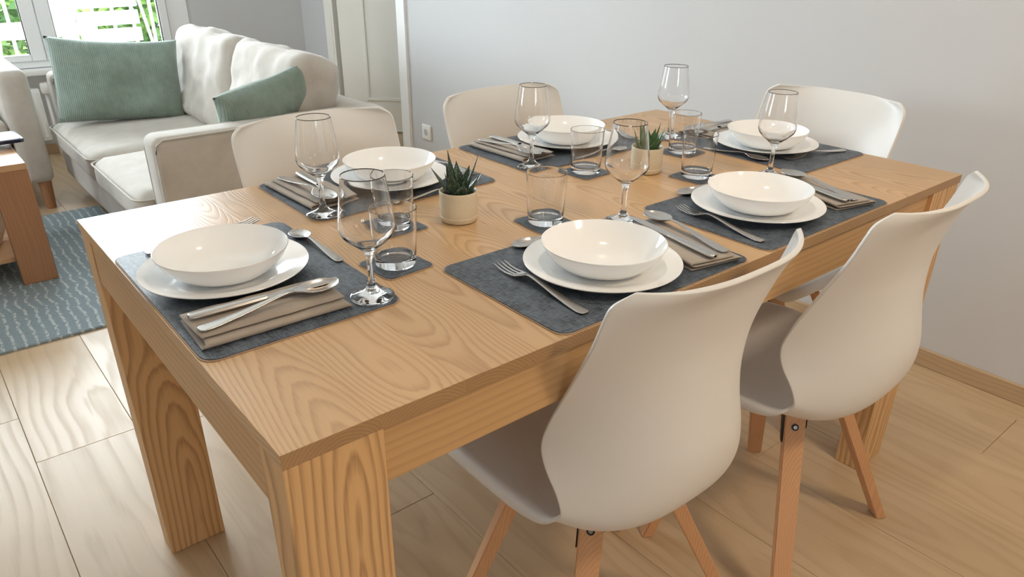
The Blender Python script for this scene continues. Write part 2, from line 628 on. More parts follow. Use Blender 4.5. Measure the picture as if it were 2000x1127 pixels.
# panelled door, standing open into the hall
door = empty('door_1', (2.205, 4.075, 0), math.atan2(-.68, .73))
tag(door, kind='structure')
box('door_leaf', MAT['door_cream'], door, 0.0, .86, -.02, .02, .006, 2.05, .002, 1)
for (a, b, c, d) in ((.155, .71, .212, .98), (.155, .71, 1.10, 1.92)):
    bm = bmesh.new()
    for (x0, x1, z0, z1) in ((a, b, c, c + .022), (a, b, d - .022, d), (a, a + .022, c + .022, d - .022), (b - .022, b, c + .022, d - .022)):
        bm_box(x0, x1, -.029, -.02, z0, z1, .004, 1, bm)
    mesh_obj('panel_moulding', bm, MAT['door_cream'], door)
bm = bm_tube([(.79, -.022, 1.02), (.79, -.06, 1.02), (.68, -.06, 1.02)], .009, 10)
mesh_obj('door_handle', bm, MAT['screw'], door, True)
# narrow kick rail at the foot of the door
box('bottom_rail_bead', MAT['door_cream'], door, 0.0, .86, -.026, -.02, .006, .016, .001, 1)

# ------------------------------------------------------------------ the garden window
def window(name, x0, x1, z0, z1, y, splits, axis='x'):
    w = empty(name); tag(w, kind='structure')
    fr = .09

    def b(nm, mat, a0, a1, d0, d1, zz0, zz1, bev=.004):
        if axis == 'x':
            return box(nm, MAT[mat], w, a0, a1, y + d0, y + d1, zz0, zz1, bev, 1)
        return box(nm, MAT[mat], w, y + d0, y + d1, a0, a1, zz0, zz1, bev, 1)
    b('window_frame', 'window_pvc', x0 - .02, x0 + .05, 0, .07, z0, z1)
    b('window_frame', 'window_pvc', x1 - .05, x1 + .08, -.006, .07, z0, z1)
    b('window_frame', 'window_pvc', x0 + .05, x1 - .05, 0, .07, z0, z0 + .04)
    b('window_frame', 'window_pvc', x0 + .05, x1 - .05, 0, .07, z1 - .05, z1)
    xs = [x0 + .05] + splits + [x1 - .05]
    for i in range(len(xs) - 1):
        a, c = xs[i] + .002, xs[i + 1] - .002
        s = .048 if i == len(xs) - 2 else .075
        sl = .075
        b('sash_stile', 'window_pvc', a, a + sl, -.018, .045, z0 + .04, z1 - .05)
        b('sash_stile', 'window_pvc', c - s, c, -.018, .045, z0 + .04, z1 - .05)
        b('sash_rail', 'window_pvc', a + sl, c - s, -.018, .045, z0 + .04, z0 + .075)
        b('sash_rail', 'window_pvc', a + sl, c - s, -.018, .045, z1 - .12, z1 - .05)
        b('gasket', 'gasket', a + sl, a + sl + .004, -.004, .008, z0 + .075, z1 - .12, 0)
        b('gasket', 'gasket', c - s - .004, c - s, -.004, .008, z0 + .075, z1 - .12, 0)
        b('pane', 'window_glass', a + sl, c - s, .012, .016, z0 + .075, z1 - .12, 0)
    return w


win = window('window_1', WX0, WX1, WZ0, WZ1, YW, [-.10, .585])
box('window_sill', MAT['trim_white'], win, WX0 - .04, WX1 + .06, YW - .10, YW + .01, WZ0 - .03, WZ0, .006, 2)
window('added_window_3', KX0, KX1, KZ0, KZ1, Y0 - .09, [-.55])  # unseen window added to brighten the surfaces facing the camera
window('window_2', SY0, SY1, SZ0, SZ1, X0 - .06, [3.25], axis='y')

# ------------------------------------------------------------------ garden and terrace outside
tag(box('terrace_ground', MAT['terrace'], None, -6, 7, YW + .16, 6.75, -.30, -.10), kind='structure')
tag(box('lawn_ground', MAT['lawn'], None, -9, 12, 6.75, 16, -.9, -.62), kind='structure')
side = tag(box('patio_ground', MAT['terrace'], None, -9, X0 - .1, -5, YW, -.30, -.10), kind='structure')

rail = empty('balcony_railing', (0, 6.55, -.10))
tag(rail, 'white metal balcony railing with upright bars outside the window', 'railing')
box('handrail', MAT['garden_white'], rail, -3, 4.5, -.02, .02, .98, 1.02, .004, 1)
box('bottom_rail', MAT['garden_white'], rail, -3, 4.5, -.015, .015, .0, .05, .004, 1)
barm = None
for i in range(50):
    x = -3 + .15 * i + .075
    if barm is None:
        o = box('bar', MAT['garden_white'], rail, x - .012, x + .012, -.008, .008, .05, .98)
        barm = o
    else:
        o = barm.copy(); link(o, rail)
        o.location = (x, 0, .515)


def garden_chair(loc, rz, label):
    r = empty('garden_chair', loc, rz)
    tag(r, label, 'chair', 'white slatted garden chairs on the terrace')
    for i in range(5):
        box('seat_slat', MAT['garden_white'], r, -.23, .23, -.20 + i * .085, -.13 + i * .085, .44, .455, .003, 1)
    for i in range(3):
        o = box('back_slat', MAT['garden_white'], r, -.22, .22, .235, .25, .56 + i * .125, .66 + i * .125, .003, 1)
    for sx in (-1, 1):
        mesh_obj('leg', bm_tube([(sx * .235, -.24, 0), (sx * .235, .03, .45), (sx * .235, .25, .92)], .012, 8), MAT['garden_white'], r, True)
        mesh_obj('leg', bm_tube([(sx * .215, .24, 0), (sx * .215, -.2, .455)], .012, 8), MAT['garden_white'], r, True)
    return r


garden_chair((1.28, 5.75, -.10), PI * .02, 'white slatted folding chair on the terrace behind the big green cushion')
gt = empty('garden_table', (.62, 5.65, -.10))
tag(gt, 'white round garden table on the terrace outside the window', 'table')
mesh_obj('table_top', bm_lathe([(0, .70), (.44, .70), (.45, .71), (.45, .72), (.44, .73), (0, .73)], 40), MAT['garden_white'], gt, True, 40)
for a in range(4):
    c, s = math.cos(a * PI / 2 + .6), math.sin(a * PI / 2 + .6)
    mesh_obj('leg', bm_tube([(.36 * c, .36 * s, 0), (.2 * c, .2 * s, .70)], .014, 8), MAT['garden_white'], gt, True)


def bush(loc, rx, ry, rz_, n, seed, label):
    rg = random.Random(seed)
    r = empty('garden_bush', loc)
    tag(r, label, 'bush', 'green shrubs behind the railing')
    bm = bmesh.new()
    for _ in range(n):
        u, v = rg.uniform(-1, 1), rg.uniform(0, 2 * PI)
        rad = rg.uniform(.72, 1.0)
        s = math.sqrt(1 - u * u)
        p = Vector((rx * rad * s * math.cos(v), ry * rad * s * math.sin(v), rz_ * (1 + rad * u)))
        q = Euler((rg.uniform(0, 6.3), rg.uniform(0, 6.3), rg.uniform(0, 6.3))).to_matrix()
        a = rg.uniform(.05, .09)
        vs = [bm.verts.new(p + q @ Vector(c)) for c in ((0, -a, 0), (a * .5, 0, .008), (0, a, 0), (-a * .5, 0, .008))]
        bm.faces.new(vs)
    mesh_obj('foliage', bm, MAT['hedge'], r)
    mesh_obj('trunk', bm_tube([(0, 0, 0), (.02, .02, rz_ * 1.2)], [.05, .02], 8), MAT['soil'], r, True)


for i, (x, y, a, b, c, n, lab) in enumerate((
        (1.95, 7.6, .62, .6, .85, 2600, 'dense green shrub seen through the window nearest the grey wall'),
        (.62, 8.0, .62, .6, .8, 2000, 'green shrub seen through the narrow left window pane'))):
    bush((x, y, -.62), a, b, c, n, 11 + i, lab)

# ------------------------------------------------------------------ radiator and socket
rad = empty('radiator', (.12, YW - .07, .10))
tag(rad, 'white panel radiator under the window between armchair and sofa', 'radiator')
box('panel', MAT['radiator'], rad, -.45, .37, -.03, .03, 0, .30, .006, 2)
for i in range(20):
    box('rib', MAT['radiator'], rad, -.445 + i * .041, -.42 + i * .041, -.036, -.03, .02, .28, .003, 1)
mesh_obj('valve', bm_lathe([(0, -.03), (.018, -.03), (.024, -.02), (.024, .02), (.018, .03), (0, .03)], 20), MAT['radiator'], rad, True, 40).location = (.40, -.03, .30)
mesh_obj('pipe', bm_tube([(.40, -.02, .28), (.40, -.02, -.10)], .009, 8), MAT['radiator'], rad, True)

so = empty('wall_socket', (XW, 2.937, .217))
tag(so, 'white square power socket low on the white wall', 'socket')
box('faceplate', MAT['socket_white'], so, -.010, 0, -.041, .041, -.041, .041, .003, 2)
bm = bm_lathe([(.0195, .0), (.0195, .012), (.022, .012), (.022, 0)], 32)
o = mesh_obj('socket_ring', bm, MAT['socket_white'], so, True, 40); o.rotation_euler = (0, -PI / 2, 0)
bm = bm_lathe([(0, .0104), (.0195, .0104), (.0195, .0)], 32)
o = mesh_obj('socket_recess', bm, MAT['socket_grey'], so, True, 40); o.rotation_euler = (0, -PI / 2, 0)

# ------------------------------------------------------------------ rug
bm = bmesh.new()
bm_slab(rounded_rect(1.75, 1.38, .02, 4), 0, .009, bm, .003)
rug = mesh_obj('area_rug', bm, MAT['rug'])
rug.location = (-.42, 2.70, .0005)
tag(rug, 'blue grey rug with rows of white dashes under the coffee table', 'rug')

# ------------------------------------------------------------------ coffee table and what is on it
ct = empty('coffee_table', (-.46, 2.83, .0095))
tag(ct, 'wooden coffee table with board legs and a lower shelf on the rug', 'table')
box('table_top', MAT['coffee_x'], ct, -.575, .577, -.29, .29, .43, .455, .002, 1)
box('leg', MAT['coffee_z'], ct, .459, .577, -.29, -.25, 0, .43, .002, 1)
box('leg', MAT['coffee_z'], ct, .459, .577, .25, .29, 0, .43, .002, 1)
box('leg', MAT['coffee_z'], ct, -.575, -.457, -.29, -.25, 0, .43, .002, 1)
box('leg', MAT['coffee_z'], ct, -.575, -.457, .25, .29, 0, .43, .002, 1)
box('shelf', MAT['coffee_x'], ct, -.53, .53, -.25, .25, .085, .105, .002, 1)
bo = empty('hardback_book', (-.07, 2.87, .4650))
tag(bo, 'pale book lying under the dark tablet on the coffee table', 'book')
box('cover', MAT['paper'], bo, -.13, .13, -.09, .09, 0, .0025)
box('page_block', MAT['wicker'], bo, -.125, .127, -.086, .086, .0025, .0185)
box('cover', MAT['paper'], bo, -.13, .13, -.09, .09, .0185, .021)
tb = empty('tablet_case', (.03, 2.86, .4865))
tag(tb, 'dark blue tablet in its case on the coffee table', 'tablet')
mesh_obj('case', bm_slab(rounded_rect(.25, .17, .014, 5), 0, .013, None, .002), MAT['screen'], tb)
mesh_obj('cover', bm_slab(rounded_rect(.236, .156, .010, 5), .013, .0145), MAT['screen'], tb)
tb.rotation_euler = (0, 0, .06)
nb = empty('folded_leaflet', (.01, 3.075, .4645))
tag(nb, 'white folded leaflet standing behind the dark tablet', 'leaflet')
nb.location.z = .4648
bm = bm_grid([[(-.07, -.04, 0), (.06, -.04, 0)], [(-.07, 0, .075), (.06, 0, .075)], [(-.07, .04, 0), (.06, .04, 0)]])
o = mesh_obj('sheet', bm, MAT['paper'], nb)
sm = o.modifiers.new('thick', 'SOLIDIFY'); sm.thickness = .0015
bk = empty('storage_basket', (-.13, 2.80, .1145))
tag(bk, 'pale oval basket on the coffee table shelf', 'basket')
prof = [(0, .004), (.12, .004), (.145, .06), (.155, .15), (.150, .15), (.140, .06), (.115, .010), (0, .010)]
mesh_obj('bowl_wall', bm_lathe(prof, 40), MAT['wicker'], bk, True, 50)
bm = bmesh.new()
bm_tube([(.1525 * math.cos(a * PI / 16), .1525 * math.sin(a * PI / 16), .152) for a in range(33)], .006, 8, bm)
mesh_obj('rim', bm, MAT['wicker'], bk, True)

# ------------------------------------------------------------------ cushions, sofa, armchair

def bm_cushion(w, d, h, nx=18, ny=14, crown=.35, seed=0, wrinkle=.006, edge=.12, corner=1.0):
    """closed cushion, w x d footprint (x,y), height h in z; rounded box with crowned faces"""
    bm = bmesh.new()
    bmesh.ops.create_cube(bm, size=2.0)
    bmesh.ops.subdivide_edges(bm, edges=bm.edges, cuts=nx, use_grid_fill=True)
    r = edge
    for v in bm.verts:
        x, y, z = v.co
        # rounded box in normalised metric
        hx, hy, hz = w / 2, d / 2, h / 2
        p = Vector((x * hx, y * hy, z * hz))
        rr = min(r, hx * .98, hy * .98, hz * .98)
        c = Vector((max(-hx + rr, min(hx - rr, p.x)), max(-hy + rr, min(hy - rr, p.y)), max(-hz + rr, min(hz - rr, p.z))))
        dlt = p - c
        if dlt.length > 1e-9:
            p = c + dlt.normalized() * rr if max(abs(x), abs(y), abs(z)) > .999 else p
        fx, fy = 1 - abs(x) ** 2.2, 1 - abs(y) ** 2.2
        p.z += (1 if z > 0 else -1) * abs(z) * crown * h * .5 * max(fx, 0) ** .6 * max(fy, 0) ** .6
        n = noise.noise(Vector((p.x * 7 + seed, p.y * 7, p.z * 7))) * wrinkle + noise.noise(Vector((p.x * 19 + seed, p.y * 19, p.z * 19))) * wrinkle * .35
        p += dlt.normalized() * n if dlt.length > 1e-9 else Vector((0, 0, n))
        v.co = p
    bmesh.ops.recalc_face_normals(bm, faces=bm.faces)
    return bm


def bm_pillow(w, h, t, seed=0, sag=.0, n=30, pinch=.10):
    """throw pillow: two crowned sheets meeting in a pointed-corner seam; lies in the x-z plane"""
    bm = bmesh.new()
    sheets = []
    for side in (-1, 1):
        rows = []
        for j in range(n + 1):
            row = []
            for i in range(n + 1):
                u, v = 2 * i / n - 1, 2 * j / n - 1
                x = u * w / 2 * (1 - pinch * (1 - v * v) * abs(u) ** 2)
                z = v * h / 2 * (1 - pinch * (1 - u * u) * abs(v) ** 2)
                f = max(0, (1 - u ** 4)) ** .55 * max(0, (1 - v ** 4)) ** .55
                y = side * t / 2 * f * (1 - .25 * sag * v)
                nn = noise.noise(Vector((x * 6 + seed, z * 6, side))) * .03 + noise.noise(Vector((x * 3 - z * 9 + seed, z * 4, side * 3))) * .016 + noise.noise(Vector((x * 15 + seed, z * 15, side * 2))) * .007
                y += nn * f
                z += -sag * .06 * (1 - u * u) * (v + 1) * .5
                row.append((x, y, z + h / 2))
            rows.append(row)
        bm_grid(rows, bm)
    bmesh.ops.remove_doubles(bm, verts=bm.verts, dist=1e-5)
    bmesh.ops.recalc_face_normals(bm, faces=bm.faces)
    return bm


def rim_tube(name, w, d, z, r, rad, mat, parent, loc):
    pts = [(x, y, z) for x, y in rounded_rect(w, d, r, 6)]
    pts.append(pts[0])
    o = mesh_obj(name, bm_tube(pts, rad, 6, None, False), mat, parent, True)
    o.location = loc
    return o


sofa = empty('sofa', (.87, 2.85, 0))
tag(sofa, 'beige fabric two seat sofa with loose cushions beside the dining table', 'sofa')
SF = MAT['sofa']


def sofa_part(name, x0, x1, y0, y1, z0, z1, bev, parent=sofa, wr=.003, seed=0):
    ox, oy = parent.location.x, parent.location.y
    cx, cy, cz = (x0 + x1) / 2, (y0 + y1) / 2, (z0 + z1) / 2
    bm = bm_box(x0 - cx, x1 - cx, y0 - cy, y1 - cy, z0 - cz, z1 - cz, bev, 5)
    o = mesh_obj(name, bm, SF, parent, True, 60)
    o.location = (cx - ox, cy - oy, cz)
    return o


sofa_part('base', .40, 1.30, 2.05, 3.70, .10, .27, .03)
# near and far arms, top slightly rounded
for (ya, yb) in ((2.0, 2.135), (3.63, 3.77)):
    sofa_part('arm', .425, 1.325, ya, yb, .10, .605, .032)
    for yy in (ya + .004, yb - .004):
        pts = [(.43, yy, .12), (.43, yy, .55), (.437, yy, .583), (.46, yy, .597), (.8, yy, .6), (1.29, yy, .597)]
        pts = [(a - .87, b - 2.85, c) for a, b, c in pts]
        mesh_obj('piping', bm_tube(pts, .0035, 6), SF, sofa, True)
sofa_part('back_frame', 1.16, 1.335, 2.0, 3.77, .10, .60, .05)
for i, (ya, yb) in enumerate(((2.14, 2.80), (2.815, 3.625))):
    bm = bm_cushion(.80, yb - ya, .13, 16, 16, .25, 3 + i, .004, .05)
    o = mesh_obj('seat_cushion', bm, SF, sofa, True); o.location = (.765 - .87, (ya + yb) / 2 - 2.85, .322)
    rim_tube('piping', .805, yb - ya + .003, .045, .05, .004, SF, o, (0, 0, 0))
for i, (ya, yb) in enumerate(((2.16, 2.83), (2.845, 3.58))):
    bm = bm_cushion(.44, yb - ya, .19, 24, 24, .24, 9 + i, .020, .060)
    o = mesh_obj('back_cushion', bm, SF, sofa, True)
    o.rotation_euler = (0, math.radians(-74), 0)
    o.location = (1.075 - .87, (ya + yb) / 2 - 2.85, .575)
    rim_tube('piping', .41, yb - ya - .03, .06, .07, .0035, SF, o, (0, 0, 0))
for (x, y) in ((.50, 2.12), (.50, 3.48), (1.26, 2.12), (1.26, 3.62)):
    bm = bm_tube([(x - .87, y - 2.85, .0), (x - .87, y - 2.85, .11)], [.024, .032], 12)
    mesh_obj('leg', bm, MAT['coffee_z'], sofa, True, 50)

bm = bm_pillow(.565, .385, .17, 4, .15, 30, .05)
p1 = mesh_obj('throw_pillow', bm, MAT['green'], None, True)
p1.location = (.655, 3.355, .398); p1.rotation_euler = (math.radians(-16), math.radians(5), math.radians(-6))
tag(p1, 'large sage green corduroy cushion standing on the sofa under the window', 'cushion', 'green throw cushions on the sofa')
bm = bm_pillow(.39, .35, .15, 21, .0, 30, .07)
p2 = mesh_obj('throw_pillow', bm, MAT['green'], None, True)
p2.location = (.925, 2.285, .408); p2.rotation_euler = (math.radians(20), math.radians(-12), math.radians(8))
tag(p2, 'smaller sage green cushion leaning behind the near sofa arm', 'cushion', 'green throw cushions on the sofa')

ac = empty('armchair', (-.12, 3.85, 0))
tag(ac, 'beige fabric armchair beyond the coffee table by the window', 'armchair')
sofa_part('arm', .19, .315, 3.47, 4.25, .135, .655, .035, ac)
sofa_part('arm', -.56, -.435, 3.47, 4.25, .135, .655, .035, ac)
sofa_part('base', -.44, .20, 3.50, 4.25, .135, .30, .02, ac)
sofa_part('back_frame', -.44, .20, 4.10, 4.27, .30, .78, .05, ac)
bm = bm_cushion(.62, .62, .14, 14, 14, .25, 31, .004, .05)
o = mesh_obj('seat_cushion', bm, SF, ac, True); o.location = (0, -.05, .365)
for (x, y) in ((.27, 3.52), (-.52, 3.52), (.27, 4.2), (-.52, 4.2)):
    mesh_obj('leg', bm_tube([(x + .12, y - 3.85, 0), (x + .12, y - 3.85, .14)], [.022, .03], 12), MAT['coffee_z'], ac, True, 50)

# ------------------------------------------------------------------ dining table
table = empty('dining_table', (0, 0, 0))
tag(table, 'large solid ash dining table with square board legs, laid for six', 'table')
TT = .0185
NST = 14
sw = L / NST
for i in range(NST):
    box('stave', MAT['top_wood'], table, i * sw, (i + 1) * sw, 0, W, H - TT, H, .00025, 1)
LX, LY, AH = .115, .061, .084
for (x0, y0) in ((.0012, .002), (L - LX - .0012, .002), (.0012, W - LY - .0012), (L - LX - .0012, W - LY - .0012)):
    box('leg', MAT['leg_wood'], table, x0, x0 + LX, y0, y0 + LY, 0.0, H - TT - .0004, .0015, 1)
box('apron', MAT['apron_x'], table, LX + .002, L - LX - .002, .012, .034, H - TT - AH, H - TT - .0025, .001, 1)
box('apron', MAT['apron_x'], table, LX + .002, L - LX - .002, W - .027, W - .005, H - TT - AH, H - TT - .0025, .001, 1)
box('apron', MAT['apron_y'], table, .003, .025, LY + .0042, W - LY - .0042, H - TT - AH, H - TT - .0012, .001, 1)
box('apron', MAT['apron_y'], table, L - .025, L - .003, LY + .0042, W - LY - .0042, H - TT - AH, H - TT - .0012, .001, 1)

# ------------------------------------------------------------------ chairs
STATIONS = [
    (.352, .392, .12, .342, .398, 2.0),
    (.350, .408, .160, .338, .413, 3.0),
    (.330, .414, .188, .323, .426, 4.0),
    (.270, .408, .202, .270, .433, 4.2),
    (.170, .400, .204, .170, .434, 4.2),
    (.080, .391, .203, .092, .434, 4.2),
    (.010, .394, .201, .042, .435, 4.0),
    (-.040, .404, .200, .012, .445, 3.4),
    (-.074, .434, .200, .000, .464, 3.0),
    (-.094, .480, .201, .010, .494, 2.7),
    (-.100, .535, .203, .033, .530, 2.4),
    (-.090, .588, .204, .041, .565, 2.3),
    (-.079, .642, .203, .028, .610, 2.3),
    (-.075, .705, .200, .002, .668, 2.5),
    (-.090, .774, .199, -.034, .745, 2.6),
    (-.104, .805, .199, -.050, .790, 2.9),
    (-.117, .822, .194, -.060, .819, 3.0),
    (-.125, .831, .170, -.074, .836, 3.0),
]


def make_chair():
    root = empty('dining_chair')
    rows = []
    T = [-1 + 2 * i / 28 for i in range(29)]
    path = smooth_path(STATIONS, 4)
    for i, (yc, zc, xe, ye, ze, p) in enumerate(path):
        row = [(xe * t, yc + (ye - yc) * abs(t) ** p, zc + (ze - zc) * abs(t) ** p) for t in T]
        si = i / 4                      # the seat sides turn down into a lip that dies out at the backrest
        k = max(0.0, min(1.0, (7.9 - si) / 3.4)) * max(0.0, min(1.0, (si - .4) / 1.6))
        k = k * k * (3 - 2 * k)
        for sgn, ins in ((-1, True), (1, False)):
            out = []
            for tt, dx, dz in ((1.008, .0030, .0075), (1.016, .0018, .024)):
                ex = (xe * tt, yc + (ye - yc) * tt ** p, zc + (ze - zc) * tt ** p)
                lp = (xe + dx, ye, ze - dz)
                q = [a * (1 - k) + b * k for a, b in zip(ex, lp)]
                out.append((sgn * q[0], q[1], q[2]))
            row = out[::-1] + row if ins else row + out
        rows.append(row)
    bm = bm_grid(rows)
    sh = mesh_obj('seat_shell', bm, MAT['plastic'], root, True)
    s = sh.modifiers.new('thickness', 'SOLIDIFY'); s.thickness = .0075; s.offset = -1
    ss = sh.modifiers.new('smooth', 'SUBSURF'); ss.levels = 1; ss.render_levels = 1
    # bracket under the seat
    bm = bmesh.new()
    for a in (-1, 1):
        d = Vector((.085 * a, .085, 0)); c = Vector((0, .122, .372))
        nrm = Vector((-d.y, d.x, 0)).normalized() * .016
        lo = [c - d - nrm, c + d - nrm, c + d + nrm, c - d + nrm]
        vs = [bm.verts.new(p + Vector((0, 0, z))) for z in (-.004 - .001 * a, .008) for p in lo]
        for f in ((3, 2, 1, 0), (4, 5, 6, 7), (0, 1, 5, 4), (1, 2, 6, 5), (2, 3, 7, 6), (3, 0, 4, 7)):
            bm.faces.new([vs[i] for i in f])
    mesh_obj('leg_bracket', bm, MAT['black_metal'], root)
    bm = bm_box(-.105, .105, .025, .225, .379, .394, .004, 1)
    mesh_obj('mounting_plate', bm, MAT['plastic'], root)
    for sx in (-1, 1):
        for sy in (-1, 1):
            top = Vector((sx * .078, .130 + sy * .078, .385)); foot = Vector((sx * .228, .097 + sy * .163, 0))
            out = Vector((sx, sy * .75, 0)).normalized()
            tan = Vector((-out.y, out.x, 0))
            mid = (top + foot) / 2
            bm = bmesh.new()
            ring = []
            for p, a, b in ((foot, .0120, .0170), (top, .0140, .0198)):
                ring.append([bm.verts.new(p - mid + out * u * a + tan * v * b) for u, v in ((-1, -1), (1, -1), (1, 1), (-1, 1))])
            for i in range(4):
                bm.faces.new((ring[0][i], ring[0][(i + 1) % 4], ring[1][(i + 1) % 4], ring[1][i]))
            bm.faces.new(ring[0][::-1]); bm.faces.new(ring[1])
            bmesh.ops.recalc_face_normals(bm, faces=bm.faces)
            bmesh.ops.bevel(bm, geom=list(bm.edges), offset=.002, segments=2, affect='EDGES')
            lg = mesh_obj('leg', bm, MAT['chair_wood'], root, True, 40)
            lg.location = mid
            # screw near the leg top, on the outer face
            q = top.lerp(foot, .10) - mid
            nface = (out * (top.z - foot.z) - Vector((0, 0, 1)) * (top - foot).dot(out)).normalized()
            rot = nface.to_track_quat('Z', 'Y').to_matrix().to_4x4()
            for nm, prof, mt in (('screw_cup', [(0, .0), (.0062, .0), (.0068, .0012), (.0, .0013)], 'black_metal'), ('screw', [(0, .001), (.0042, .001), (.0036, .0028), (.0016, .0028), (.0014, .0016), (0, .0016)], 'screw')):
                bm = bm_lathe(prof, 14)
                bm.transform(Matrix.Translation(q + nface * .0137) @ rot)
                mesh_obj(nm, bm, MAT[mt], lg, True, 40)
            # bent metal tab beside the leg
            bm = bmesh.new()
            for s2 in (-1, 1):
                c0 = top + tan * s2 * .0215 - mid
                c1 = top.lerp(foot, .17) + tan * s2 * .0215 - mid
                vs = []
                for p, hw in ((c0, .016), (c1 if s2 < 0 else c0.lerp(c1, .55), .006)):
                    for u in (-1, 1):
                        for v in (-1, 1):
                            vs.append(bm.verts.new(p + out * u * hw + tan * v * .0012))
                for f in ((0, 1, 3, 2), (4, 6, 7, 5), (0, 2, 6, 4), (1, 5, 7, 3), (0, 4, 5, 1), (2, 3, 7, 6)):
                    bm.faces.new([vs[i] for i in f])
            bmesh.ops.recalc_face_normals(bm, faces=bm.faces)
            mesh_obj('bracket_tab', bm, MAT['black_metal'], lg)
    return root


CH = 'white shell chairs around the dining table'
chairs = [
    ((.583, -.011, 0), 0.0, 'white plastic shell chair with wooden legs, closest to the camera'),
    ((1.097, -.055, 0), 3.0, 'white shell chair on the near table side, beside the wooden skirting board'),
    ((.541, W + .088, 0), 180, 'white shell chair standing between the table and the sofa'),
    ((1.086, W + .085, 0), 180, 'white shell chair on the far table side, next to the wall socket'),
    ((L + .152, .432, 0), 90, 'white shell chair at the table end, backed against the white wall'),
]
proto = make_chair()
for i, (loc, deg, lab) in enumerate(chairs):
    c = proto if i == 0 else copy_tree(proto)
    c.location = loc
    c.rotation_euler = (0, 0, math.radians(deg))
    tag(c, lab, 'chair', CH)

# ------------------------------------------------------------------ tableware
MT = .0022                              # mat thickness


def lathe_obj(name, prof, mat, n=72, sub=5, ang=None):
    return bm_lathe(smooth_path(prof, sub) if sub else prof, n)


def make_plate():
    r = empty('dinner_plate')
    prof = [(0, .0042), (.060, .0042), (.074, .0055), (.086, .0095), (.100, .0135), (.1175, .0165), (.1195, .0172), (.1200, .0165), (.1190, .0150),
            (.100, .0105), (.086, .0060), (.075, .0020), (.073, .0), (.066, .0), (.065, .0018), (0, .0018)]
    mesh_obj('plate_body', bm_lathe(prof, 96), MAT['porcelain'], r, True, 60)
    return r


def make_bowl():
    r = empty('soup_bowl')
    prof = [(0, .0045), (.030, .0045), (.048, .0056), (.062, .0105), (.074, .0185), (.085, .030), (.0915, .0400), (.0928, .0418), (.0938, .0415), (.0940, .0405),
            (.0925, .0375), (.0870, .0270), (.077, .0155), (.066, .0065), (.054, .0018), (.050, .0), (.044, .0), (.043, .0018), (0, .0018)]
    mesh_obj('bowl_body', bm_lathe(prof, 96), MAT['porcelain'], r, True, 60)
    return r


def make_wine():
    r = empty('wine_glass')
    outer = [(0, .0), (.026, .0), (.0300, .0008), (.0306, .0022), (.0298, .0036), (.022, .0062), (.012, .0105), (.0068, .0165), (.0048, .026), (.0042, .040),
             (.0044, .054), (.0056, .063), (.0085, .0695), (.0150, .0755), (.0256, .0838), (.0342, .0925), (.0374, .1005), (.0375, .1080), (.0352, .1310), (.0317, .1550), (.0290, .1730)]
    inner = [(.02890, .17335), (.02868, .17335), (.02858, .17290), (.03110, .1550), (.03455, .1310), (.03680, .1080), (.03665, .1012), (.03350, .0938), (.0248, .0850), (.0140, .0772), (.0065, .0738), (0, .0728)]
    mesh_obj('glass_body', bm_lathe(smooth_path(outer + inner, 3), 64), MAT['glass'], r, True)
    return r


def make_tumbler():
    r = empty('water_tumbler')
    prof = [(0, .0006), (.020, .0006), (.0278, .0), (.0300, .0012), (.0312, .0040), (.0322, .020), (.0336, .050), (.0352, .080), (.0358, .0895), (.03565, .0904),
            (.03525, .0904), (.0350, .0895), (.0343, .080), (.0327, .050), (.0311, .024), (.0296, .0150), (.0270, .0125), (.018, .0116), (0, .0112)]
    mesh_obj('glass_body', bm_lathe(smooth_path(prof, 3), 64), MAT['glass'], r, True)
    return r


def make_mat(name, w, d, r):
    root = empty(name)
    pts = rounded_rect(w, d, r, 6)
    mesh_obj('backing', bm_slab(pts, 0, .0010), MAT['mat_back'], root)
    pts2 = rounded_rect(w - .0036, d - .0036, r, 6)
    mesh_obj('surface', bm_slab(pts2, .0010, MT, None, .0004), MAT['mat'], root)
    return root


def solid(o, t, sub=1):
    s = o.modifiers.new('thickness', 'SOLIDIFY'); s.thickness = t; s.offset = 1
    if sub:
        m = o.modifiers.new('smooth', 'SUBSURF'); m.levels = sub; m.render_levels = sub


def strip(sts, n=10):
    """sts: (y, halfwidth, z, dish); cross strips, dish lifts the sides"""
    rows = []
    for y, w, z, dsh in smooth_path(sts, 4):
        rows.append([(w * u, y, z + dsh * u * u) for u in [-1 + 2 * i / n for i in range(n + 1)]])
    return bm_grid(rows)


def make_spoon(name, ln):
    k = ln / .20
    r = empty(name)
    st = [(0, .0035, .0020, 0), (.004, .0082, .0020, 0), (.02, .0090, .0025, -.0004), (.06, .0066, .0055, -.0006), (.10, .0042, .0100, -.0006), (.120, .0034, .0118, -.0004), (.133, .0036, .0105, 0)]
    hd = [(.131, .0038, .0106, 0), (.138, .0085, .0075, .0028), (.149, .0172, .0030, .0058), (.164, .0212, .0008, .0074), (.180, .0198, .0008, .0068), (.192, .0130, .0030, .0038), (.1985, .0040, .0060, .0008), (.200, .0012, .0068, 0)]
    for nm, s in (('handle', st), ('spoon_bowl', hd)):
        o = mesh_obj(nm, strip([(a * k, b * k, c * k, d * k) for a, b, c, d in s]), MAT['steel'], r, True)
        solid(o, .0016)
    return r


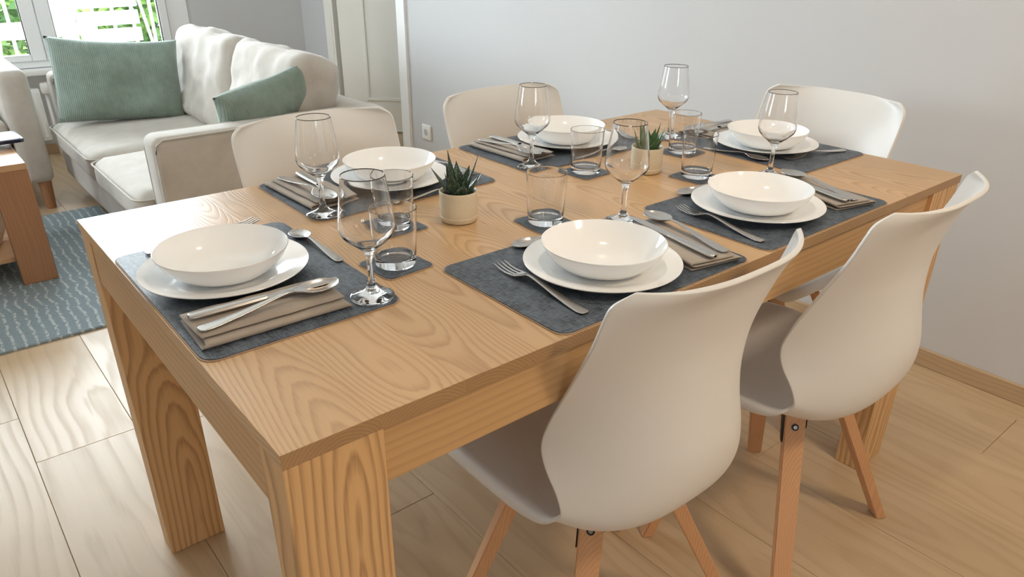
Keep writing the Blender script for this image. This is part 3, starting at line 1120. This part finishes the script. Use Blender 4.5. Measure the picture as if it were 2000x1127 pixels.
def make_fork():
    r = empty('dinner_fork')
    st = [(0, .0035, .0020, 0), (.004, .0082, .0020, 0), (.02, .0090, .0025, -.0004), (.06, .0066, .0055, -.0006), (.10, .0042, .0105, -.0006), (.120, .0036, .0120, -.0004), (.130, .0040, .0110, 0)]
    o = mesh_obj('handle', strip(st), MAT['steel'], r, True); solid(o, .0017)
    hd = [(.128, .0042, .0112, 0), (.136, .0088, .0080, .0006), (.145, .0118, .0048, .001), (.156, .0122, .0028, .0012)]
    o = mesh_obj('fork_head', strip(hd), MAT['steel'], r, True); solid(o, .0016)
    for i in range(4):
        x = -.0100 + i * .00667
        rows = []
        for y, z, w in ((.1545, .0030 + .0012 * (x / .012) ** 2, .0021), (.168, .0022, .0019), (.182, .0030, .0016), (.195, .0052, .0012), (.199, .0062, .0006)):
            rows.append([(x - w, y, z), (x - w, y, z + .0017), (x + w, y, z + .0017), (x + w, y, z)])
        bm = bm_grid(rows, None, True)
        mesh_obj('tine', bm, MAT['steel'], r, True, 50)
    return r


def make_knife():
    r = empty('table_knife')
    rows = []
    for y, w, h in smooth_path([(0, .002, .002), (.003, .0085, .0030), (.02, .0098, .0036), (.06, .0090, .0036), (.095, .0075, .0034), (.102, .0068, .0030)], 4):
        rows.append([(w * math.cos(a * PI / 8), y, .0038 + h * math.sin(a * PI / 8)) for a in range(16)])
    bm = bm_grid(rows, None, True)
    mesh_obj('handle', bm, MAT['steel'], r, True)
    pts = [(-.0066, .100), (.0066, .100), (.0078, .12), (.0090, .16), (.0085, .185), (.0060, .197), (.0010, .205), (-.0045, .205), (-.0068, .19), (-.0070, .15)]
    mesh_obj('blade', bm_slab(pts, .0030, .0044, None, .0004), MAT['steel'], r)
    return r


def make_napkin(seed=0):
    r = empty('cloth_napkin')

    def arc(cx, cz, rr, a0, a1, n=6):
        return [(cx + rr * math.cos(math.radians(a0 + (a1 - a0) * i / n)), cz + rr * math.sin(math.radians(a0 + (a1 - a0) * i / n))) for i in range(n + 1)]
    path = [(-.050, .0012), (-.02, .0012), (.02, .0012), (.042, .0012)] + arc(.0435, .0042, .0030, -90, 90) + \
           [(.03, .0072), (.0, .0068), (-.03, .0066), (-.044, .0064)] + arc(-.0455, .0086, .0020, 270, 90) + [(-.03, .0104), (-.01, .0104), (.015, .0108), (.034, .0112)]
    rows = []
    ny = 30
    for j in range(ny + 1):
        v = j / ny
        y = (v - .5) * .195
        row = []
        for i, (x, z) in enumerate(path):
            lay = i / (len(path) - 1)
            yy = y * (1 - .035 * lay) + .0035 * math.sin(lay * 9 + seed) * (1 if v > .5 else -1)
            nz = noise.noise(Vector((x * 40 + seed, yy * 28, lay * 3))) * .0010 * lay
            nx = noise.noise(Vector((yy * 25 + seed, lay * 4, 5))) * .0018
            row.append((x + nx, yy, max(.0007, z + nz)))
        rows.append(row)
    bm = bm_grid(rows)
    o = mesh_obj('folded_cloth', bm, MAT['napkin'], r, True)
    s = o.modifiers.new('thickness', 'SOLIDIFY'); s.thickness = .0013; s.offset = 0
    return r


SET = [
    # key, fn(lx, ly) -> world xy, yaw of local frame, phrase
    ('head', lambda x, y: (y, .42 - x), -90, 'at the chairless table end'),
    ('n1', lambda x, y: (.582 + x, y), 0, 'before the chair closest to the camera'),
    ('n2', lambda x, y: (1.037 + x, y), 0, 'before the chair by the skirting'),
    ('f1', lambda x, y: (.53 - x, W - y), 180, 'before the chair by the sofa'),
    ('f2', lambda x, y: (1.025 - x, W - y), 180, 'before the chair by the socket'),
    ('end', lambda x, y: (L - y, .417 + x), 90, 'before the chair at the table end'),
]
# per-setting local placement: (lx, ly[, extra yaw deg])
POS = {
    'head': dict(plate=(-.034, .119), bowl=(-.030, .117), napkin=(.131, .112, -1), knife=(.107, .019, -2.5), spoon=(.146, .019, 6), fork=(-.185, .047, 11), dessert=(.030, .273, 91), wine=(.169, .248), coaster=(.088, .336, 4)),
    'n1': dict(plate=(-.012, .122), bowl=(-.012, .121), napkin=(.152, .114, -10), knife=(.130, .021, -9), spoon=(.164, .025, -11), fork=(-.138, .028, -3), dessert=(.097, .256, 86), wine=(.168, .246), coaster=(.060, .330, -5)),
    'n2': dict(plate=(-.041, .138), bowl=(-.042, .136), napkin=(.138, .120, -13), knife=(.094, .034, -14), spoon=(.116, .030, -17), fork=(-.178, .033, -8), dessert=(.072, .270, 87), wine=(.166, .246), coaster=(.045, .343, 3)),
    'f1': dict(plate=(-.026, .145), bowl=(-.028, .142), napkin=(.142, .120, 2), knife=(.121, .028, -2.5), spoon=(.160, .030, 4), fork=(-.170, .035, 2), dessert=(.05, .280, 91), wine=(.178, .251), coaster=(.108, .380, 3)),
    'f2': dict(plate=(-.036, .135), bowl=(-.036, .133), napkin=(.124, .112, 2), knife=(.110, .024, 2), spoon=(.146, .026, 4), fork=(-.180, .035, 2), dessert=(.06, .262, 88), wine=(.174, .246), coaster=(.104, .343, 2)),
    'end': dict(plate=(-.024, .147), bowl=(-.024, .146), napkin=(.150, .105, 3), knife=(.136, .018, 3), spoon=(.170, .018, 4), fork=(-.160, .022, -13), dessert=(.06, .272, 96), wine=(.180, .258), coaster=(.073, .340, 5)),
}
PROTO = {}


def inst(kind, maker, label, cat, group, x, y, z, yaw):
    if kind not in PROTO:
        PROTO[kind] = maker()
        o = PROTO[kind]
    else:
        o = copy_tree(PROTO[kind])
    o.location = (x, y, z)
    o.rotation_euler = (0, 0, math.radians(yaw))
    tag(o, label, cat, group)
    return o


ZT = H + .0003
ZM = ZT + MT + .0003
for key, fn, yaw, ph in SET:
    P = POS[key]
    x, y = fn(0, .1405)
    inst('mat', lambda: make_mat('placemat', .410, .277, .020), f'dark grey blue placemat {ph}', 'placemat', 'placemats', x, y, ZT, yaw)
    x, y = fn(*P['plate'])
    inst('plate', make_plate, f'white dinner plate under a bowl {ph}', 'plate', 'dinner plates', x, y, ZM, yaw)
    x, y = fn(*P['bowl'])
    inst('bowl', make_bowl, f'white soup bowl on a plate {ph}', 'bowl', 'soup bowls', x, y, ZM + .0045, yaw)
    lx, ly, a = P['napkin']; x, y = fn(lx, ly)
    kn = 'napkin' if key in ('head', 'f1', 'f2') else 'napkin_b'
    inst(kn, (lambda: make_napkin(0)) if kn == 'napkin' else (lambda: make_napkin(17)), f'folded taupe napkin under a knife and spoon {ph}', 'napkin', 'folded napkins', x, y, ZM, yaw + a)
    zn = ZM + .0130
    lx, ly, a = P['knife']; x, y = fn(lx, ly)
    inst('knife', make_knife, f'steel knife lying on the napkin {ph}', 'knife', 'table knives', x, y, zn - .0002, yaw + a)
    lx, ly, a = P['spoon']; x, y = fn(lx, ly)
    inst('spoon', lambda: make_spoon('table_spoon', .203), f'steel table spoon lying on the napkin {ph}', 'spoon', 'table spoons', x, y, zn - .001, yaw + a)
    lx, ly, a = P['fork']; x, y = fn(lx, ly)
    inst('fork', make_fork, f'steel fork beside the plate {ph}', 'fork', 'dinner forks', x, y, ZM - .001, yaw + a)
    lx, ly, a = P['dessert']; x, y = fn(lx, ly)
    inst('dessert', lambda: make_spoon('dessert_spoon', .165), f'small dessert spoon above the plate {ph}', 'spoon', 'dessert spoons', x, y, ZM - .001, yaw + a)
    x, y = fn(*P['wine'])
    inst('wine', make_wine, f'empty wine glass on the mat corner {ph}', 'wine glass', 'wine glasses', x, y, ZM, yaw)
    lx, ly, a = P['coaster']; x, y = fn(lx, ly)
    overlap = key in ('f2', 'head', 'end')
    zc = ZT + (MT + .0003 if key in ('f2',) else 0)
    inst('coaster', lambda: make_mat('coaster', .088, .088, .010), f'dark square coaster under the tumbler {ph}', 'coaster', 'square coasters', x, y, ZT, yaw + a)
    inst('tumbler', make_tumbler, f'empty water tumbler on a coaster {ph}', 'tumbler', 'water tumblers', x, y, ZM, yaw)

# ------------------------------------------------------------------ potted succulents

def leaf_bm(ln, w, th, bend):
    rows = []
    n = 10
    for j in range(n + 1):
        v = j / n
        ww = w * 1.4 * (1 - v ** 1.5) * (0.80 + .5 * v * (1 - v) * 2) + .0002
        tt = th * (1 - v) + .0002
        y = ln * v * math.cos(bend * v)
        z = bend * ln * v * v * .5
        rows.append([(-ww, y, z + tt * .55), (-ww * .5, y, z + tt * .12), (0, y, z), (ww * .5, y, z + tt * .12), (ww, y, z + tt * .55), (ww * .55, y, z - tt * .45), (0, y, z - tt * .8), (-ww * .55, y, z - tt * .45)])
    return bm_grid(rows, None, True)


def pot_plant(loc, label, seed, leaves, mat):
    r = empty('potted_succulent', loc)
    tag(r, label, 'potted plant', 'potted succulents on the table')
    prof = [(0, 0), (.026, 0), (.030, .0012), (.0325, .005), (.0334, .0105), (.0328, .0115), (.0332, .0125), (.0332, .030), (.0334, .048), (.0338, .0530), (.0332, .0552), (.0318, .0552),
            (.0306, .0535), (.0300, .046), (0, .0455)]
    mesh_obj('pot', bm_lathe(prof, 56), MAT['pot'], r, True, 35)
    mesh_obj('soil', bm_lathe([(.0300, .0462), (.02, .0478), (0, .0485)], 24), MAT['soil'], r, True)
    for (az, el, ln, w, rad) in leaves:
        o = mesh_obj('leaf', leaf_bm(ln, w, .0062, .10), mat, r, True)
        a = math.radians(az)
        o.location = (rad * math.cos(a), rad * math.sin(a), .046)
        o.rotation_euler = Euler((math.radians(el), 0, a - PI / 2))
    return r


# azimuth is measured in world xy; picture-right is about -39 degrees, away from the camera about 51
leafset = [(141, 52, .062, .0085, .012), (120, 78, .080, .0100, .006), (-39, 66, .078, .0095, .008), (-50, 55, .050, .0085, .014), (-150, 62, .052, .0130, .010),
           (-110, 50, .036, .0110, .014), (60, 70, .058, .0100, .006), (20, 58, .052, .0090, .012), (95, 64, .056, .0090, .010), (-75, 70, .046, .0100, .008),
           (165, 66, .046, .0095, .008), (-20, 48, .046, .0080, .015), (45, 50, .040, .0085, .014)]
pot_plant((.531, .437, ZT), 'spiky dark green succulent in a cream pot at the middle of the table', 3, leafset, MAT['leaf'])
leafset2 = [(141, 60, .050, .0085, .010), (110, 74, .058, .0100, .006), (-39, 62, .056, .0100, .010), (-60, 72, .064, .0110, .006), (-150, 66, .050, .0110, .008),
            (-100, 58, .042, .0100, .012), (60, 72, .054, .0100, .006), (15, 62, .046, .0090, .012), (-25, 52, .042, .0080, .014), (170, 52, .040, .0085, .014)]
pot_plant((1.030, .437, ZT), 'small green succulent in a cream pot behind the second wine glass', 8, leafset2, MAT['leaf_plain'])
